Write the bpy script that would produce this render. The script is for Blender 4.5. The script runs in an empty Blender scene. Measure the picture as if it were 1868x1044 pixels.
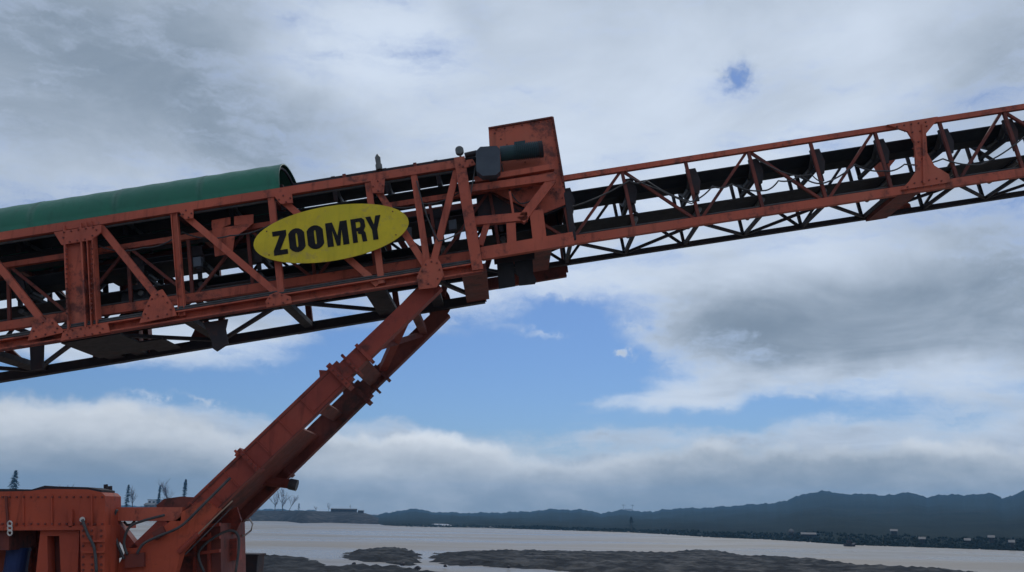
import bpy, math, random
import numpy as np
from mathutils import Vector, Matrix
random.seed(7); rng = np.random.default_rng(7)
R = math.radians
sc = bpy.context.scene
C = sc.collection
# ------------------------------------------------------------------ camera
IW, IH, F = 1868, 1044, 1600.0
PITCH, ROLL = math.atan((938 - 522) / F), R(1.0)
EYE = Vector((0, 0, 1.7))
fw = Vector((0, math.cos(PITCH), math.sin(PITCH)))
_r = Vector((1, 0, 0)); _u = Vector((0, -math.sin(PITCH), math.cos(PITCH)))
rt = _r * math.cos(ROLL) + _u * math.sin(ROLL)
up = _u * math.cos(ROLL) - _r * math.sin(ROLL)
cam = bpy.data.cameras.new('camera'); cam_o = bpy.data.objects.new('camera', cam); C.objects.link(cam_o)
cam.sensor_width = 36; cam.lens = 36 * F / IW; cam.clip_start = 0.1; cam.clip_end = 30000
cam_o.matrix_world = Matrix(((rt.x, up.x, -fw.x, EYE.x), (rt.y, up.y, -fw.y, EYE.y), (rt.z, up.z, -fw.z, EYE.z), (0, 0, 0, 1)))
sc.camera = cam_o

def ray(px, py):
    return (fw + rt * ((px - IW / 2) / F) + up * ((IH / 2 - py) / F)).normalized()
def at(px, py, Y):                       # photo point on the upright plane Y
    d = ray(px, py); return EYE + d * (Y / d.y)
def on_z(px, py, z):                     # photo point on a level plane
    d = ray(px, py); return EYE + d * ((z - EYE.z) / d.z)
def azel(px, py):
    d = ray(px, py); return math.atan2(d.x, d.y), math.asin(d.z)

# ------------------------------------------------------------------ world: daylight sky with broken cloud
SUN_AZ, SUN_EL = R(12), R(48)
world = bpy.data.worlds.new('World'); sc.world = world; world.use_nodes = True
nt = world.node_tree; nt.nodes.clear()
def N(tree, kind, **kw):
    n = tree.nodes.new(kind)
    for k, v in kw.items(): setattr(n, k, v)
    return n
def setin(tree, n, i, v):
    if isinstance(v, bpy.types.NodeSocket): tree.links.new(v, n.inputs[i])
    else: n.inputs[i].default_value = v
class G:                                  # small maths helper on node sockets
    def __init__(s, tree): s.t = tree
    def m(s, op, a, b=0.0, c=0.0):
        n = N(s.t, 'ShaderNodeMath', operation=op)
        for i, v in enumerate((a, b, c)): setin(s.t, n, i, v)
        return n.outputs[0]
    def add(s, a, b): return s.m('ADD', a, b)
    def sub(s, a, b): return s.m('SUBTRACT', a, b)
    def mul(s, a, b): return s.m('MULTIPLY', a, b)
    def smooth(s, x, lo, hi, a=0.0, b=1.0):
        n = N(s.t, 'ShaderNodeMapRange', interpolation_type='SMOOTHSTEP')
        for i, v in enumerate((x, lo, hi, a, b)): setin(s.t, n, i, v)
        return n.outputs[0]
    def noise(s, vec, scale, detail=6, rough=.55, dist=0.0):
        n = N(s.t, 'ShaderNodeTexNoise')
        setin(s.t, n, 'Vector', vec); n.inputs['Scale'].default_value = scale
        n.inputs['Detail'].default_value = detail; n.inputs['Roughness'].default_value = rough
        n.inputs['Distortion'].default_value = dist
        return n.outputs[0]
    def vec(s, x, y, z):
        n = N(s.t, 'ShaderNodeCombineXYZ')
        for i, v in enumerate((x, y, z)): setin(s.t, n, i, v)
        return n.outputs[0]
    def mix(s, f, a, b):
        n = N(s.t, 'ShaderNodeMix', data_type='RGBA')
        setin(s.t, n, 0, f); 
        for i, v in ((6, a), (7, b)):
            setin(s.t, n, i, v if isinstance(v, bpy.types.NodeSocket) else (v[0], v[1], v[2], 1))
        return n.outputs[2]
g = G(nt)
tc = N(nt, 'ShaderNodeTexCoord'); sep = N(nt, 'ShaderNodeSeparateXYZ'); nt.links.new(tc.outputs['Generated'], sep.inputs[0])
dx, dy, dz = sep.outputs
dirv = tc.outputs['Generated']
az = g.m('ARCTAN2', dx, dy); el = g.m('ARCSINE', dz)
w1 = g.sub(g.noise(dirv, 6.0, 5, .6), .5); w2 = g.sub(g.noise(g.vec(dx, dz, dy), 6.0, 5, .6), .5)
azw = g.add(az, g.mul(w1, .11)); elw = g.add(el, g.mul(w2, .065))
w3 = g.sub(g.noise(dirv, 28.0, 5, .65), .5); w4 = g.sub(g.noise(g.vec(dz, dx, dy), 28.0, 5, .65), .5)
azf = g.add(az, g.mul(w3, .07)); elf = g.add(el, g.mul(w4, .045))
def blob(px, py, rx, ry, sharp=False):    # soft patch of sky around one direction
    a, e = azel(px, py); A, E = (azf, elf) if sharp else (azw, elw)
    u = g.m('DIVIDE', g.sub(A, a), rx / F); v = g.m('DIVIDE', g.sub(E, e), ry / F)
    return g.m('EXPONENT', g.mul(g.add(g.mul(u, u), g.mul(v, v)), -1.0))
hp = g.add(g.m('MAXIMUM', dz, 0.0), .16)  # cloud deck seen in perspective
deck = g.vec(g.m('DIVIDE', dx, hp), g.m('DIVIDE', dy, hp), 0.3)
n1 = g.noise(deck, .9, 6, .52, .3); n2 = g.noise(deck, 2.0, 7, .58, .5)
# cover
cov = g.add(g.mul(n1, .8), .30)
for (px, py, rx, ry, w) in [(890, 680, 350, 84, -.68), (1060, 640, 150, 55, -.30), (980, 520, 330, 30, .14), (760, 610, 80, 30, .25), (1345, 135, 30, 22, -.36), (300, 712, 420, 30, -.50), (620, 690, 200, 60, -.35), (1500, 748, 300, 30, -.50), (60, 660, 200, 40, -.2), (1330, 770, 150, 20, -.2), (860, 740, 250, 40, -.2),
                            (1020, 580, 60, 28, -.45), (1010, 612, 52, 20, .52), (1128, 648, 24, 11, .50), (1180, 735, 150, 24, .46), (1010, 700, 110, 8, .22), (770, 640, 60, 10, .2), (940, 735, 120, 7, .2), (230, 706, 90, 7, .25), (330, 722, 80, 6, .2),
                            (1480, 570, 240, 90, .35), (1200, 620, 90, 30, .15), (1700, 660, 120, 40, -.12), (250, 640, 260, 25, .1), (1330, 700, 130, 40, .2)]:
    cov = g.add(cov, g.mul(blob(px, py, rx, ry, rx < 100), w))
n3 = g.noise(g.vec(g.mul(azw, 3.0), g.mul(elw, 13.0), .4), 2.2, 6, .6)
cov = g.add(cov, g.mul(g.sub(n3, .5), .55))
n4 = g.noise(g.vec(g.mul(azf, 5.0), g.mul(elf, 17.0), .9), 3.0, 6, .62)
cov = g.add(cov, g.mul(g.sub(n4, .5), .34))
cover = g.smooth(cov, .34, .78)
lining = g.mul(g.mul(cover, g.sub(1.0, cover)), 1.8)
# light and dark parts of the cloud
shade = g.add(g.mul(g.sub(n2, .5), .95), g.add(g.mul(g.sub(n1, .5), .55), .55))
for (px, py, rx, ry, w) in [(200, 110, 420, 170, -.42), (480, 250, 200, 80, -.12), (700, 110, 180, 130, .40), (1000, 200, 330, 240, .26), (1200, 380, 300, 90, .22), (1400, 180, 240, 140, .12), (1345, 135, 30, 20, -.75),
                            (1560, 590, 260, 65, -.42), (1640, 690, 220, 30, .30), (1230, 700, 130, 40, .25), (1500, 470, 200, 40, .18), (980, 525, 300, 40, .22), (380, 60, 160, 60, -.10), (860, 40, 60, 60, -.2), (1560, 60, 120, 60, .18), (1300, 590, 90, 40, -.12), (1800, 480, 120, 160, -.12), (1800, 120, 120, 160, -.16), (1180, 735, 160, 28, .25), (1010, 612, 60, 26, .30), (150, 640, 250, 60, .2),
                            (1080, 510, 200, 50, .15), (150, 320, 260, 60, .16), (520, 650, 160, 50, .16)]:
    shade = g.add(shade, g.mul(blob(px, py, rx, ry, rx < 40), w))
shade = g.smooth(shade, .02, 1.02)
ccol = g.mix(shade, (.215, .278, .362), (.655, .745, .88))
ccol = g.mix(lining, ccol, (.74, .83, .95))
# low grey bank along the horizon with heaped tops
topn = g.noise(g.vec(g.mul(az, 1.0), g.mul(el, .6), .7), 9.0, 4, .55)
topel = g.add(g.mul(g.sub(topn, .5), .05), .076)
for (px, rx, w) in [(790, 120, .016), (1000, 120, -.012), (200, 260, .030), (1290, 50, .014), (1700, 200, .002)]:
    a = azel(px, 800)[0]; u = g.m('DIVIDE', g.sub(az, a), rx / F)
    topel = g.add(topel, g.mul(g.m('EXPONENT', g.mul(g.mul(u, u), -1.0)), w))
puff = g.mul(g.sub(g.noise(dirv, 30.0, 5, .6), .5), .034)
dtop = g.sub(topel, g.add(el, puff))      # depth below the bank's top
bank = g.mul(g.smooth(dtop, -.006, .014), .95)
rim = g.mul(g.smooth(dtop, -.004, .004), g.sub(1.0, g.smooth(dtop, .004, .020)))
bsh = g.add(g.mul(g.noise(g.vec(az, g.mul(el, 2.4), .2), 8.0, 7, .58), .85), g.mul(g.smooth(dtop, .0, .07, 1.0, 0.0), .26))
for (px, py, rx, ry, w) in [(985, 835, 90, 20, .25), (800, 792, 130, 22, .40), (1500, 800, 330, 16, .35), (1020, 800, 60, 16, -.2), (100, 770, 260, 40, .2), (350, 860, 200, 45, -.06), (1600, 850, 300, 40, -.16), (720, 870, 260, 40, .16)]: bsh = g.add(bsh, g.mul(blob(px, py, rx, ry), w))
bcol = g.mix(g.smooth(bsh, .20, 1.0), (.255, .315, .385), (.74, .785, .84))
rimw = g.mul(rim, g.add(.25, g.mul(blob(800, 790, 150, 40), .9)))
bcol = g.mix(rimw, bcol, (.90, .94, .98))
sky = N(nt, 'ShaderNodeTexSky', sky_type='NISHITA'); sky.sun_disc = False
sky.sun_elevation = SUN_EL; sky.sun_rotation = SUN_AZ; sky.air_density = 1.0; sky.dust_density = .6; sky.ozone_density = 2.0
def scale10(c, k):
    n = N(nt, 'ShaderNodeVectorMath', operation='SCALE'); nt.links.new(c, n.inputs[0]); n.inputs['Scale'].default_value = k; return n.outputs[0]
tint = N(nt, 'ShaderNodeMix', data_type='RGBA', blend_type='MULTIPLY'); tint.inputs[0].default_value = 1; nt.links.new(sky.outputs[0], tint.inputs[6]); tint.inputs[7].default_value = (.40, .55, .80, 1)
clear = tint.outputs[2]
col = g.mix(cover, clear, scale10(ccol, 10.0))
col = g.mix(bank, col, scale10(bcol, 10.0))
bg = N(nt, 'ShaderNodeBackground'); bg.inputs[1].default_value = 0.1
nt.links.new(col, bg.inputs[0])
world.cycles.sampling_method = 'MANUAL'; world.cycles.sample_map_resolution = 256
wo = N(nt, 'ShaderNodeOutputWorld'); nt.links.new(bg.outputs[0], wo.inputs[0])

sun = bpy.data.lights.new('sun', 'SUN'); sun.energy = 1.0; sun.angle = R(18); sun.color = (1, .96, .9)
sun_o = bpy.data.objects.new('sun', sun); C.objects.link(sun_o)
sd = Vector((math.sin(SUN_AZ) * math.cos(SUN_EL), math.cos(SUN_AZ) * math.cos(SUN_EL), math.sin(SUN_EL)))
sun_o.rotation_euler = sd.to_track_quat('Z', 'Y').to_euler(); sun_o.location = sd * 60
vs = sc.view_settings; vs.view_transform = 'Standard'; vs.look = 'None'; vs.gamma = 1; vs.use_curve_mapping = False; vs.exposure = 0
#SKYONLY
# ------------------------------------------------------------------ materials
def material(name, build):
    m = bpy.data.materials.new(name); m.use_nodes = True
    t = m.node_tree; b = t.nodes['Principled BSDF']; build(t, b, G(t)); return m
def paint(c0, c1, rough=.55, scale=1.3, rust=None, bump=.15, metallic=0.0, spec=.22, wear=0.0):
    def f(t, b, g):
        b.inputs['Specular IOR Level'].default_value = spec
        co = N(t, 'ShaderNodeTexCoord').outputs['Object']
        col = g.mix(g.smooth(g.noise(co, scale, 8, .62), .3, .72), c0, c1)
        if wear:                          # run-down rust streaks, faded dusty patches, chips
            mp = N(t, 'ShaderNodeMapping'); mp.inputs['Scale'].default_value = (7, 7, .7); t.links.new(co, mp.inputs[0])
            col = g.mix(g.mul(g.smooth(g.noise(mp.outputs[0], 1.0, 6, .6), .52, .74), .75 * wear), col, tuple(x * .42 for x in c1))
            col = g.mix(g.mul(g.smooth(g.noise(co, .55, 5, .6), .48, .70), .55 * wear), col, (c0[0] * 1.05 + .02, c0[1] * 1.45 + .01, c0[2] * 1.4 + .01))
        if rust:
            k = g.smooth(g.add(g.mul(g.noise(co, 5.0, 10, .7), .7), g.mul(g.noise(co, .7, 3, .5), .4)), .57, .70)
            col = g.mix(k, col, rust)
        t.links.new(col, b.inputs['Base Color'])
        t.links.new(g.add(rough, g.mul(g.sub(g.noise(co, 9.0, 6, .6), .5), .35)), b.inputs['Roughness'])
        b.inputs['Metallic'].default_value = metallic
        bp = N(t, 'ShaderNodeBump'); bp.inputs['Strength'].default_value = bump; bp.inputs['Distance'].default_value = .01
        t.links.new(g.noise(co, 14.0, 6, .6), bp.inputs['Height']); t.links.new(bp.outputs[0], b.inputs['Normal'])
    return f
M = {}
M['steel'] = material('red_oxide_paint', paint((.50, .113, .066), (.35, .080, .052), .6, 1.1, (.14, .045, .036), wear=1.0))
M['steel2'] = material('shaded_weathered_red_paint', paint((.20, .048, .034), (.11, .032, .028), .65, 1.6, (.06, .026, .022), wear=.6))  # worn red paint, darkened to carry the shade on far and inner members
M['leg'] = material('shaded_red_leg_paint', paint((.31, .055, .034), (.21, .038, .028), .58, .9, (.11, .032, .025), wear=.9))  # red paint with the shade of legs and low carriage parts mixed in
M['carriage'] = material('orange_red_paint', paint((.44, .076, .036), (.31, .053, .029), .58, .8, (.15, .040, .026), wear=1.0))
M['dark'] = material('dark_grimy_shaded_steel', paint((.035, .027, .030), (.020, .018, .023), .65, 2.0, (.05, .024, .022)))  # dark steel; on far chords its near-black colour stands in for backlit shade
M['belt'] = material('rubber_belt', paint((.020, .020, .024), (.034, .033, .036), .75, 2.5))
M['roller'] = material('roller_steel', paint((.07, .07, .075), (.13, .125, .12), .45, 4, metallic=.4))
M['green'] = material('green_cover_paint', paint((.008, .135, .078), (.012, .110, .070), .45, .9, None, .05, spec=.3, wear=.3))
M['yellow'] = material('yellow_sign_paint', paint((.66, .50, .024), (.52, .39, .022), .45, 2.2, (.40, .29, .07), .04, wear=.35))
M['black'] = material('black_letter_paint', paint((.010, .009, .011), (.022, .02, .022), .7, 8, spec=.1))
M['gear'] = material('grey_gearbox_paint', paint((.07, .085, .105), (.05, .06, .08), .5, 3))
M['motor'] = material('blue_green_motor_paint', paint((.022, .060, .065), (.03, .045, .06), .5, 3))
M['chrome'] = material('pale_piston_rod', paint((.36, .25, .19), (.28, .20, .15), .4, 6))
M['cable'] = material('cable_sheath', paint((.05, .05, .055), (.09, .085, .085), .6, 6))
M['pale'] = material('pale_metal', paint((.62, .58, .54), (.45, .42, .40), .5, 6))
M['blue'] = material('blue_drum_paint', paint((.02, .04, .14), (.02, .03, .09), .45, 4))
M['white'] = material('white_hull_paint', paint((.62, .64, .66), (.45, .47, .5), .5, 1))
M['glass'] = material('dark_window_glass', lambda t, b, g: (setattr(b.inputs['Base Color'], 'default_value', (.02, .025, .03, 1)), setattr(b.inputs['Roughness'], 'default_value', .1)))
M['roof'] = material('grey_roof', paint((.10, .10, .105), (.15, .145, .145), .75, .5))
M['bark'] = material('bark', paint((.07, .055, .048), (.12, .095, .085), .85, 3))
M['twig'] = material('bare_twigs', paint((.11, .075, .075), (.17, .12, .12), .85, .8))
M['needle'] = material('dark_foliage', paint((.007, .012, .011), (.014, .020, .017), .9, .05, spec=.05))
M['lamp'] = material('lamp_housing', paint((.08, .09, .09), (.14, .15, .15), .4, 9))

# ------------------------------------------------------------------ mesh helpers
def put(name, verts, faces, mat, parent=None, smooth=False):
    me = bpy.data.meshes.new(name); me.from_pydata([tuple(v) for v in verts], [], faces); me.update()
    me.materials.append(M[mat] if isinstance(mat, str) else mat)
    if smooth: me.polygons.foreach_set('use_smooth', [True] * len(me.polygons))
    o = bpy.data.objects.new(name, me); C.objects.link(o); hook(o, parent); return o
WL = {}
def hook(o, parent):
    if parent is None: return
    o.parent = parent; o.matrix_parent_inverse = Matrix.Translation(-WL.get(parent.name, Vector()))
def empty(name, loc, parent=None):
    o = bpy.data.objects.new(name, None); o.empty_display_size = .3; C.objects.link(o)
    WL[o.name] = Vector(loc) if parent is None else Vector(WL.get(parent.name, Vector()))
    if parent is None: o.location = loc
    else: o.parent = parent           # shares its thing's base
    return o
def tag(o, label=None, cat=None, group=None, kind=None):
    for k, v in (('label', label), ('category', cat), ('group', group), ('kind', kind)):
        if v: o[k] = v
    return o
class MB:                                 # gathers shapes into one mesh
    def __init__(s): s.v = []; s.f = []
    def add(s, vs, fs):
        b = len(s.v); s.v += [Vector(v) for v in vs]; s.f += [tuple(i + b for i in f) for f in fs]; return s
    def build(s, name, mat, parent=None, smooth=False): return put(name, s.v, s.f, mat, parent, smooth)
def prof(kind, w, d):
    a, b = w / 2, d / 2
    if kind == 'box': return [(-a, -b), (a, -b), (a, b), (-a, b)]
    th = min(w, d) * .14
    if kind == 'I':                       # flanges at the two sides in w, web between
        return [(-a, -b), (-a + th, -b), (-a + th, -th / 2), (a - th, -th / 2), (a - th, -b), (a, -b), (a, b), (a - th, b), (a - th, th / 2), (-a + th, th / 2), (-a + th, b), (-a, b)]
    if kind == 'C':                       # open towards -d
        return [(-a, -b), (-a + th, -b), (-a + th, b - th), (a - th, b - th), (a - th, -b), (a, -b), (a, b), (-a, b)]
    if kind == 'L':
        return [(-a, -b), (-a + th, -b), (-a + th, b - th), (a, b - th), (a, b), (-a, b)]
YV = Vector((0, 1, 0))
def bar(mb, p0, p1, w, d, kind='box', side=YV):
    p0, p1 = Vector(p0), Vector(p1); a = (p1 - p0).normalized()
    wd = side.cross(a).normalized(); dd = a.cross(wd).normalized()
    if dd.dot(side) < 0: dd = -dd
    P = prof(kind, w, d); n = len(P); vs = []
    for p in (p0, p1): vs += [p + wd * x + dd * y for x, y in P]
    fs = [tuple(range(n))[::-1], tuple(range(n, 2 * n))] + [(i, (i + 1) % n, n + (i + 1) % n, n + i) for i in range(n)]
    mb.add(vs, fs); return mb
def beam(name, p0, p1, w, d, mat, parent, kind='box', side=YV):
    return bar(MB(), p0, p1, w, d, kind, side).build(name, mat, parent)
def cylm(mb, p0, p1, r, seg=16, r1=None):
    p0, p1 = Vector(p0), Vector(p1); a = (p1 - p0).normalized(); r1 = r if r1 is None else r1
    x = a.orthogonal().normalized(); y = a.cross(x); vs = []
    for p, rr in ((p0, r), (p1, r1)): vs += [p + (x * math.cos(2 * math.pi * i / seg) + y * math.sin(2 * math.pi * i / seg)) * rr for i in range(seg)]
    fs = [tuple(range(seg))[::-1], tuple(range(seg, 2 * seg))] + [(i, (i + 1) % seg, seg + (i + 1) % seg, seg + i) for i in range(seg)]
    mb.add(vs, fs); return mb
def cyl(name, p0, p1, r, mat, parent, seg=16): return cylm(MB(), p0, p1, r, seg).build(name, mat, parent)
def tubem(mb, pts, r, seg=6):
    pts = [Vector(p) for p in pts]; vs = []; n = len(pts)
    for i, p in enumerate(pts):
        a = (pts[min(i + 1, n - 1)] - pts[max(i - 1, 0)]).normalized(); x = a.cross(Vector((.3, .2, .93))).normalized(); y = a.cross(x)
        rr = r[i] if isinstance(r, (list, tuple)) else r
        vs += [p + (x * math.cos(2 * math.pi * k / seg) + y * math.sin(2 * math.pi * k / seg)) * rr for k in range(seg)]
    fs = [tuple(range(seg))[::-1], tuple(range((n - 1) * seg, n * seg))]
    for i in range(n - 1): fs += [(i * seg + k, i * seg + (k + 1) % seg, (i + 1) * seg + (k + 1) % seg, (i + 1) * seg + k) for k in range(seg)]
    mb.add(vs, fs); return mb
def platem(mb, pts, th):                  # extrudes a world polygon along +Y
    n = len(pts); vs = [Vector(p) for p in pts] + [Vector(p) + YV * th for p in pts]
    mb.add(vs, [tuple(range(n)), tuple(range(n, 2 * n))[::-1]] + [(i, n + i, n + (i + 1) % n, (i + 1) % n) for i in range(n)]); return mb
D = 14.4                                  # distance to the near side of the outer boom
def T(px, py, t): return at(px, py, D + t)
def plate(name, poly, t, th, mat, parent): return platem(MB(), [T(x, y, t) for x, y in poly], th).build(name, mat, parent)
def boxm(mb, lo, hi):
    x0, y0, z0 = lo; x1, y1, z1 = hi
    mb.add([(x0, y0, z0), (x1, y0, z0), (x1, y1, z0), (x0, y1, z0), (x0, y0, z1), (x1, y0, z1), (x1, y1, z1), (x0, y1, z1)],
           [(3, 2, 1, 0), (4, 5, 6, 7), (0, 1, 5, 4), (1, 2, 6, 5), (2, 3, 7, 6), (3, 0, 4, 7)]); return mb
def off(p, t): return Vector((p.x, p.y + t, p.z))

# ------------------------------------------------------------------ setting: ground, river, hills, haze
ZW = -6.5
def grid(name, xs, ys, zf, mat, kind='structure'):
    vs = [(x, y, zf(x, y)) for y in ys for x in xs]; nx = len(xs)
    fs = [(j * nx + i, j * nx + i + 1, (j + 1) * nx + i + 1, (j + 1) * nx + i) for j in range(len(ys) - 1) for i in range(nx - 1)]
    o = put(name, vs, fs, mat, None, True); return tag(o, kind=kind)
def m_ground(t, b, g):
    co = N(t, 'ShaderNodeTexCoord').outputs['Object']
    t.links.new(g.mix(g.smooth(g.noise(co, .7, 9, .65), .3, .7), (.16, .14, .12), (.25, .22, .19)), b.inputs['Base Color']); b.inputs['Roughness'].default_value = .95
    bp = N(t, 'ShaderNodeBump'); bp.inputs['Strength'].default_value = .5; t.links.new(g.noise(co, 6.0, 8, .7), bp.inputs['Height']); t.links.new(bp.outputs[0], b.inputs['Normal'])
def m_water(t, b, g):
    co = N(t, 'ShaderNodeTexCoord').outputs['Object']
    mp = N(t, 'ShaderNodeMapping'); mp.inputs['Scale'].default_value = (.35, 1, 1); t.links.new(co, mp.inputs[0])
    t.links.new(g.mix(g.smooth(g.noise(mp.outputs[0], .012, 5, .5), .3, .7), (.245, .198, .150), (.21, .172, .134)), b.inputs['Base Color'])
    b.inputs['Roughness'].default_value = .34; b.inputs['IOR'].default_value = 1.33; b.inputs['Specular IOR Level'].default_value = .36
    bp = N(t, 'ShaderNodeBump'); bp.inputs['Strength'].default_value = .35; bp.inputs['Distance'].default_value = .3
    t.links.new(g.add(g.noise(mp.outputs[0], 1.1, 6, .6), g.mul(g.noise(mp.outputs[0], .16, 4, .6), 1.6)), bp.inputs['Height']); t.links.new(g.smooth(g.noise(mp.outputs[0], .03, 6, .6), .35, .65, .24, .46), b.inputs['Roughness']); t.links.new(bp.outputs[0], b.inputs['Normal'])
def m_mud(t, b, g):
    co = N(t, 'ShaderNodeTexCoord').outputs['Object']
    c = g.mix(g.smooth(g.noise(co, .06, 9, .65), .3, .7), (.005, .005, .006), (.015, .0145, .016))
    t.links.new(g.mix(g.smooth(g.noise(co, .5, 8, .7), .58, .70), c, (.012, .013, .015)), b.inputs['Base Color']); t.links.new(g.smooth(g.noise(co, .18, 7, .65), .35, .62, .6, .95), b.inputs['Roughness']); b.inputs['Specular IOR Level'].default_value = .10
    bp = N(t, 'ShaderNodeBump'); bp.inputs['Strength'].default_value = .6; bp.inputs['Distance'].default_value = .3
    t.links.new(g.noise(co, .9, 8, .7), bp.inputs['Height']); t.links.new(bp.outputs[0], b.inputs['Normal'])
def m_hill(t, b, g):
    co = N(t, 'ShaderNodeTexCoord').outputs['Object']
    c = g.mix(g.smooth(g.noise(co, .012, 10, .7), .32, .68), (.006, .012, .012), (.018, .026, .022))
    c = g.mix(g.smooth(g.noise(co, .004, 6, .6), .62, .70), c, (.030, .034, .030))
    t.links.new(c, b.inputs['Base Color']); b.inputs['Roughness'].default_value = .95; b.inputs['Specular IOR Level'].default_value = .05
    bp = N(t, 'ShaderNodeBump'); bp.inputs['Strength'].default_value = .8; bp.inputs['Distance'].default_value = 4
    t.links.new(g.noise(co, .06, 8, .7), bp.inputs['Height']); t.links.new(bp.outputs[0], b.inputs['Normal'])
for k, f in (('ground', m_ground), ('water', m_water), ('mud', m_mud), ('hill', m_hill)): M[k] = material(k + '_surface', f)

grid('ground', [-400, -200, -100, -60, -40, -30, -20, -10, 0, 10, 20, 40, 100, 200, 400], [-400, -200, -100, -50, -20, 0, 8, 14, 18.5, 21, 25, 30, 36, 42],
     lambda x, y: (0 if y < 19 else -(y - 18.5) / 23.5 * 8.6) + .02 * math.sin(x * 1.7) * math.cos(y * 1.3), 'ground')
grid('river_water', [-3000, -1500, -800, -200, 0, 200, 800, 1500, 3000], [30, 80, 150, 300, 600, 1200, 2000, 3000], lambda x, y: ZW, 'water')

ridge_px = [(-80, 925), (200, 922), (420, 927), (560, 931), (690, 940), (735, 931), (760, 930), (800, 936), (880, 937), (950, 935), (1010, 930), (1060, 931), (1100, 937), (1140, 931), (1190, 936), (1210, 930), (1260, 928),
            (1330, 925), (1360, 921), (1380, 922), (1440, 914), (1465, 902), (1500, 897), (1530, 901), (1560, 902), (1610, 904), (1665, 900), (1690, 908), (1700, 905), (1810, 902), (1830, 910), (1868, 897), (1960, 885)]
shore_px = [(-80, 933), (300, 938), (560, 947), (670, 956), (700, 961), (860, 963), (960, 966), (1150, 972), (1300, 981), (1400, 985), (1550, 995), (1700, 1000), (1868, 1006), (1960, 1010)]
RA = [azel(x, y)[0] for x, y in ridge_px]; RE = [azel(x, y)[1] for x, y in ridge_px]
SA = [azel(x, y)[0] for x, y in shore_px]; SD = [math.hypot(*on_z(x, y, ZW).xy) for x, y in shore_px]
def shore_d(a): return float(np.interp(a, SA, SD))
def ridge_e(a):
    e = float(np.interp(a, RA, RE))
    if a < RA[0]: e += .006 * math.sin((a - RA[0]) * 9)
    if a > RA[-1]: e += .010 * math.sin((a - RA[-1]) * 11)
    return e + .0005 * math.sin(a * 170) + .0004 * math.sin(a * 410 + 1) + .0003 * math.sin(a * 977)
def hill_z(a, k):                         # k 0 at the shore, 1 at the ridge
    sd_ = shore_d(a); dr = sd_ + 1300; d = sd_ + 1300 * k
    zr = EYE.z + math.tan(ridge_e(a)) * dr
    nz = (math.sin(a * 37 + k * 9) + math.sin(a * 83 - k * 17) * .6 + math.sin(a * 151 + k * 31) * .4) * 2.2 * k * (1 - min(k, 1)) * 2
    if k <= 1: z = ZW - .6 + (zr - ZW + .6) * (k ** .85 * .9 + .1 * k) + nz - (zr * .18) * math.sin(math.pi * k)
    else: z = zr - (k - 1) * 60
    return d, z
def hills():
    A = np.linspace(R(-62), R(62), 1100); K = [0, .01, .025, .05, .08, .12, .17, .23, .3, .38, .47, .57, .68, .78, .87, .94, 1, 1.08, 1.2]
    vs = []
    for k in K:
        for a in A:
            d, z = hill_z(a, k); vs.append((math.sin(a) * d, math.cos(a) * d, z))
    n = len(A); fs = [(j * n + i, j * n + i + 1, (j + 1) * n + i + 1, (j + 1) * n + i) for j in range(len(K) - 1) for i in range(n - 1)]
    tag(put('hills', vs, fs, 'hill', None, True), kind='structure')
hills()
# mudbanks standing out of the shallow river
def in_poly(x, y, P):
    c = False; j = len(P) - 1
    for i in range(len(P)):
        if (P[i][1] > y) != (P[j][1] > y) and x < (P[j][0] - P[i][0]) * (y - P[i][1]) / (P[j][1] - P[i][1]) + P[i][0]: c = not c
        j = i
    return c
def edge_dist(x, y, P):
    b = 1e9
    for i in range(len(P)):
        ax, ay = P[i - 1]; bx, by = P[i]; ex, ey = bx - ax, by - ay
        t = max(0, min(1, ((x - ax) * ex + (y - ay) * ey) / (ex * ex + ey * ey + 1e-9)))
        b = min(b, math.hypot(x - ax - ex * t, y - ay - ey * t))
    return b
def mudbank(name, px, h, slope, step, label):
    P = []
    for i in range(len(px)):
        a = on_z(*px[i - 1], ZW); b = on_z(*px[i], ZW)
        for k in range(6): P.append(((a.x + (b.x - a.x) * k / 6) + random.gauss(0, .25), (a.y + (b.y - a.y) * k / 6) + random.gauss(0, .5)))
    x0, x1 = min(p[0] for p in P) - 4, max(p[0] for p in P) + 4; y0, y1 = min(p[1] for p in P) - 4, max(p[1] for p in P) + 4
    xs = np.arange(x0, x1, step); ys = np.arange(y0, y1, step * 1.1); vs = []; keep = {}
    for j, y in enumerate(ys):
        for i, x in enumerate(xs):
            d = edge_dist(x, y, P) * (1 if in_poly(x, y, P) else -1)
            d += 1.1 * math.sin(x * .8 + 1.3 * math.sin(y * .5)) * math.sin(y * .37) + .6 * math.sin(x * 2.1 + y * 1.1)
            if d > -3:
                z = ZW + max(-.25, min(h, d * slope)) + (.16 * math.sin(x * 1.1 + 2 * math.sin(y * .3)) * math.sin(y * .9) + .10 * math.sin(x * 2.9 + y * .7) + .06 * math.sin(x * 5.3 + y * 2.7) if d > .3 else 0)
                keep[(i, j)] = len(vs); vs.append((x, y, z))
    fs = [(keep[(i, j)], keep[(i + 1, j)], keep[(i + 1, j + 1)], keep[(i, j + 1)]) for (i, j) in keep if (i + 1, j) in keep and (i, j + 1) in keep and (i + 1, j + 1) in keep]
    o = put(name, vs, fs, 'mud', None, True); return tag(o, label, kind='structure')
mudbank('mudbank', [(622, 1017), (650, 1005), (700, 1001), (735, 1001), (765, 1012), (768, 1022), (748, 1032), (690, 1026), (650, 1024)], .5, .16, .7, 'small dark mudbank beside the strut')
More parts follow.
